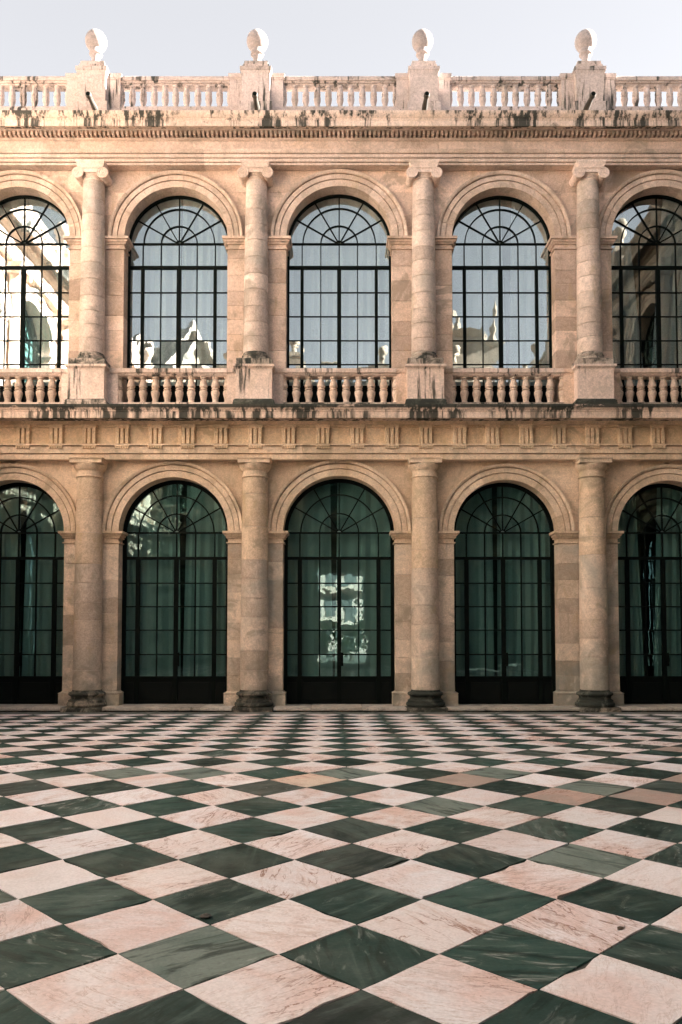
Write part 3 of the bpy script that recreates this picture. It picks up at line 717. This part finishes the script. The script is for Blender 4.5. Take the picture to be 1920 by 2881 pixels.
# rooms, floor slab and roof deck behind the facade
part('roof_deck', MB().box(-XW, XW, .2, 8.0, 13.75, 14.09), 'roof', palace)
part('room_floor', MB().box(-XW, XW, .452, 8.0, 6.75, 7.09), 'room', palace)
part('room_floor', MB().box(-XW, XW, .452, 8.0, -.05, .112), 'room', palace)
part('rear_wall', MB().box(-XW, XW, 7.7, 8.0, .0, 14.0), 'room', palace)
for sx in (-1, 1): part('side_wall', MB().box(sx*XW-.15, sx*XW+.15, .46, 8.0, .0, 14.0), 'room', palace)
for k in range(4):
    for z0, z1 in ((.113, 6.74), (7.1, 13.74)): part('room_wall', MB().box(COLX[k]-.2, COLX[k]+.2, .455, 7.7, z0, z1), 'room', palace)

# windows
UP_ID = ['cut by the left edge', 'reflecting sunlit gables', 'in the middle of the facade', 'reflecting the dark tower and spire', 'with its drapes drawn wide apart']
LO_ID = ['cut by the left edge', 'with pink glints in its fanlight', 'reflecting the bright garden passage', 'right of the middle doors', 'cut by the right edge']
lin = lambda a, b: (lambda t: a+(b-a)*(1-t))
for up in (True, False):
    rr = RU if up else RL
    for k in range(5):
        r = rr[k]; wn = link('arched_window' if up else 'glazed_door', None, palace, loc=(WX[k], 0, 0)); rnd = random.Random(k*7+up)
        part('frame', win_frame(r, up), 'iron', wn); part('fanlight_bars', win_fan(r, up), 'iron', wn)
        part('glazing_bars', win_bars(r, up), 'iron', wn); part('rails', win_rails(r, up), 'iron', wn); part('kick_panel', win_panel(r, up), 'panel', wn)
        cells = pane_cells(r, up); gm = 'glass_u' if up else 'glass_l'
        if 0 < k < 4:
            for c in cells: part('pane', pane_mb(c, rnd), gm, wn, recalc=False)
        else:
            m = MB()
            for c in cells: m.join(pane_mb(c, rnd))
            part('panes', m, gm, wn, recalc=False, kind='stuff')
        if not up:
            h = MB().tube([(.075, .38, 1.28), (.075, .33, 1.27), (.08, .315, 1.2), (.075, .33, 1.12), (.075, .38, 1.11)], .014, 6).box(.05, .10, .362, .372, 1.03, 1.36)
            part('handle', h, 'iron', wn)
        # drapes: gap edges at the foot and at the top
        mid = {True: [(.0, .0, .0), (.02, .02, .0), (.0, .02, .0), (.2, .145, .0), (-.22, .46, .0)], False: [(.04, .10, .02), (.12, .10, .02), (-.13, .09, .02), (-.16, .06, .03), (-.30, .28, .10)]}[up][k]
        ctr, gb, gt = mid
        for s in (-1, 1):
            inner = lin(ctr+s*gb, ctr+s*gt); outer = lin(s*(r+.08), s*(r+.08))
            fa, fb = (outer, inner) if s < 0 else (inner, outer)
            lab = '%s %s drape, %s %s' % ('pale' if up else 'grey green', 'left' if s < 0 else 'right', 'upper window' if up else 'ground floor doors', (UP_ID if up else LO_ID)[k])
            part('curtain', drape(r, up, s, fa, fb, rnd.choice([5, 6, 7]), .035, rnd), 'curtain' if up else 'sheer', None, label=lab, cat='curtain',
                 group='drapes behind the upper windows' if up else 'drapes behind the ground floor doors', loc=(WX[k], 0, 0))

# ------------------------------------------------------------------ side and opposite wings (seen in the window panes, and throwing their light into the court)
BW = 3.95
def wing_bay(open_low=False):
    m = MB(); h = BW/2; S, C, GL, I, DK = 0, 1, 2, 3, 4
    for up in (False, True):
        r = 1.27; zs = ZU if up else ZL; zt = 13.07 if up else 5.932; zb = 7.0 if up else -.05
        for s in (-1, 1):
            a, b = sorted((s*r, s*h)); m._jm(MB().box(a, b, 0, .44, zb, zs), (0, 0, 0), S)
            m._jm(MB().loft(a, b, 0, .40, [(zs+z, p) for z, p in IMPOST[:-1]] + [(zs-.002, .12)]), (0, 0, 0), S)
            m._jm(spandrel(0, zs, r+.376, s*h, zs, zt, 0), (0, 0, 0), S)
        m._jm(MB().arc(ARCH_PROF(r), 0, zs, 0, pi, 22), (0, 0, 0), S)
        if not (open_low and not up):
            for f in (win_frame, win_fan, win_bars, win_rails, win_panel): m._jm(f(r, up), (0, 0, 0), I)
            zl = win_rows(up)[3]
            m._jm(MB().box(-r, r, .42, .425, zl, zs+r), (0, 0, 0), GL); m._jm(MB().box(-r, r, .62, .68, zl, zs+r), (0, 0, 0), DK)
    for prof, mm in ((ARCHI_L, S), (FRIEZE_L, S), (BED_L, S), (BED_U, S), (CORN_L, C), (ARCHI_U, S), (FRIEZE_U, S), (CORN_U, C), (RAIL_M, S), (BASE_M, S), (RAIL_T, S), (BASE_T, S)):
        m._jm(MB().prism_x(prof, -h, h), (0, 0, 0), mm)
    cx = -h
    for b in (doric_base(), doric_plinth(), doric_capital(), core(.48, 5.5, r_lo), ionic_base(), ionic_torus(), ionic_capital(True), core(8.4, 12.75, r_up), pedestal_mid(), pedestal_base(), stub_mid(), stub_top(), pedestal_top(), pedestal_cap(), ball()):
        m._jm(b, (cx, 0, 0), S)
    for i in range(1, 9): m._jm(baluster_mid(8), (-h+.67+(BW-1.34)*i/9, -.135, 0), S)
    for i in range(1, 10): m._jm(baluster_top(8), (-h+.645+(BW-1.29)*i/10, -.13, 0), S)
    for k in range(5): m._jm(tri_glyph(), (-h+BW*(k+.5)/5, 0, 0), S)
    d = MB(); x = -h
    while x < h-.05: d.box(x, x+.056, -.445, -.245, 13.703, 13.799); x += .1075
    m._jm(d, (0, 0, 0), S)
    m._jm(MB().box(-h, h, .45, 7, 13.75, 14.09), (0, 0, 0), S)
    m._jm(MB().box(-h, h, 6.8, 7, 0, 13.75) if not open_low else MB().box(-h, h, 6.8, 7, 6.4, 13.75), (0, 0, 0), S)
    if open_low:
        for s in (-1, 1): m._jm(MB().box(min(s*1.27, s*1.9), max(s*1.27, s*1.9), .45, 6.8, 0, 6.4), (0, 0, 0), S)
        m._jm(MB().box(-h, h, .45, 6.8, 5.5, 6.4), (0, 0, 0), S)
    return m
bay = wing_bay().mesh('arcade_bay', [M['wing'], M['cornice'], M['glass_l'], M['iron'], M['sheer']])
NB = 5; YO = -21.5; SX = (-YO-.006)/(BW*NB)      # a square court: the camera stands before the open passage of the far wing
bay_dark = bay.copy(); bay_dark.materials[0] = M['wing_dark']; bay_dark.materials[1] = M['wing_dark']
def wing(label, place, n, open_at=None, lit=False):
    t = thing('palace_wing', label, 'building')
    for i in range(n):
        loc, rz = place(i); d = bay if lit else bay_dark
        if i == open_at: d = wing_bay(True).mesh('passage_bay', [M['wing_dark'], M['wing_dark'], M['glass_l'], M['iron'], M['sheer']])
        o = link('passage_bay' if i == open_at else 'arcade_bay', d, t, loc=loc, rz=rz)
        if abs(rz) < 3: o.scale = (SX, 1, 1)
    return t
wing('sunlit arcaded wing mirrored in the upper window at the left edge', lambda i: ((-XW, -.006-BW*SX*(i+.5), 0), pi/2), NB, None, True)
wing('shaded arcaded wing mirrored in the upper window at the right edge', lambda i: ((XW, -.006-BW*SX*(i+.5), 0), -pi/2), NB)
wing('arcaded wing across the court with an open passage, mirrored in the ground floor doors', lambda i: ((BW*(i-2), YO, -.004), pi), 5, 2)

# ------------------------------------------------------------------ roofs and towers mirrored in the upper panes
t = thing('bell_tower', 'dark stone bell tower with corner pinnacles mirrored in the upper window right of the middle', 'tower', (8.3, -32, 0))
part('shaft', MB().box(-1.45, 1.45, -1.4, 1.4, 0, 18.2), 'wing_dark', t)
part('belfry', MB().loft(-1.35, 1.35, -1.3, 1.3, [(18.2, .2), (18.4, .2), (18.5, 0), (20.1, 0), (20.2, .25), (20.5, .45), (20.6, .1)], True), 'wing_dark', t)
part('sunlit_edge_strip', MB().box(.95, 1.35, 1.4, 1.6, 14, 18.2), 'pale', t)  # pale strip added to stand for the sunlit edge of the tower
for sx in (-1, 1):
    for sy in (-1, 1): part('pinnacle', MB().lathe([(.22, 20.6), (.22, 20.9), (.08, 21.15), (.17, 21.45), (.02, 22.3)], sx*1.2, sy*1.2, 8), 'wing_dark', t)
for gx, gy, gz, lab in ((-9.8, -31, 20.4, 'taller sunlit gable mirrored in the upper window left of the middle'), (-13.6, -34, 21.0, 'smaller sunlit gable nearer the corner in the same reflection')):
    t = thing('gabled_hall', lab, 'building', (gx, gy, 0), rz=pi/3.4, group='gabled halls behind the wing'); hw = 2.5; dp = 4.6
    part('wall', MB().add([(1, -hw, 0), (1, hw, 0), (1, hw, gz-dp), (1, 0, gz), (1, -hw, gz-dp), (-4, -hw, 0), (-4, hw, 0), (-4, hw, gz-dp), (-4, 0, gz), (-4, -hw, gz-dp)],
         [(0, 1, 2, 3, 4), (9, 8, 7, 6, 5), (1, 6, 7, 2), (0, 4, 9, 5), (2, 7, 8, 3), (3, 8, 9, 4)]), 'wing_dark', t)
    rf = MB()
    for s in (-1, 1): rf.add([(1.5, 0, gz+.5), (1.5, s*(hw+.3), gz-dp-.1), (1.5, s*(hw+.3), gz-dp-.6), (1.5, 0, gz), (-4.4, 0, gz+.5), (-4.4, s*(hw+.3), gz-dp-.1), (-4.4, s*(hw+.3), gz-dp-.6), (-4.4, 0, gz)], [(0, 1, 2, 3), (7, 6, 5, 4), (0, 4, 5, 1), (3, 2, 6, 7), (1, 5, 6, 2)])
    part('roof', rf, 'grimy', t)
# sunlit garden beyond the passage
t = thing('garden_house', 'white sunlit house with balconies seen beyond the passage in the middle doors', 'house', (-2, -46, 0), rz=-.7)
part('wall', MB().box(-12, 12, -3, 0, 0, 15), 'roofpale', t)
for zz in (2.9, 5.2, 7.5, 9.8):
    part('balcony', MB().box(-8, 8, .0, 1.1, zz, zz+.18), 'pale', t)
    for k in range(9): part('window', MB().box(-7.4+k*1.75, -6.25+k*1.75, -.02, .05, zz-2.0, zz-.35), 'slate', t)
rl = random.Random(3)
for tx, ty, th_ in ((-1.5, -36, 2.8), (1.6, -35, 3.4), (.5, -39, 2.4)):
    t = thing('garden_shrub', ['low dark shrub left of the passage axis', 'taller light green shrub right of the passage axis', 'small shrub in front of the white house'][int(th_*2) % 3], 'shrub', (tx, ty, 0), group='shrubs in the garden')
    part('trunk', MB().tube([(0, 0, -.1), (.05, 0, th_*.5)], [.08, .05], 6), 'bark', t); m = MB()
    for _ in range(520):
        v = Vector((rl.gauss(0, .75), rl.gauss(0, .6), th_*.6+rl.gauss(0, th_*.2))); a = Vector((rl.gauss(0, 1), rl.gauss(0, 1), rl.gauss(0, 1))).normalized(); b = a.orthogonal().normalized()
        m.add([v-a*.12, v+b*.06, v+a*.12, v-b*.06], [(0, 1, 2, 3)])
    part('crown', m, 'leaf', t, recalc=False)
# small litter on the pavement
lx, ly = unproject(1747, 2614); m = MB(); pts = [(-.035, 0, .004), (-.012, .014, .010), (.018, .013, .007), (.036, 0, .003), (.018, -.012, .009), (-.012, -.013, .006)]
m.add(pts + [(x, y, z+.0015) for x, y, z in pts], [(0, 1, 2, 3, 4, 5), (11, 10, 9, 8, 7, 6)] + [(i, 6+i, 6+(i+1) % 6, (i+1) % 6) for i in range(6)])
t = thing('fallen_leaf', 'small dry brown leaf lying alone on a pale slab at the right', 'leaf', (lx, ly, zf(ly)+.001), rz=.7); part('blade', m, 'bark', t)
part('stalk', MB().tube([(.034, 0, .004), (.055, .006, .006)], [.0016, .001], 5), 'bark', t)
lx, ly = unproject(578, 2582); m = MB().lathe([(.004, 0), (.024, .003), (.03, .011), (.019, .021), (.004, .024)], 0, 0, 7)
m.v = [(x*1.3+R.gauss(0, .003), y+R.gauss(0, .003), z) for x, y, z in m.v]
link('stone_chip', m.mesh('stone_chip', M['lead']), label='dark chip of stone lying at the corner of a green slab', cat='stone chip', loc=(lx, ly, zf(ly)))
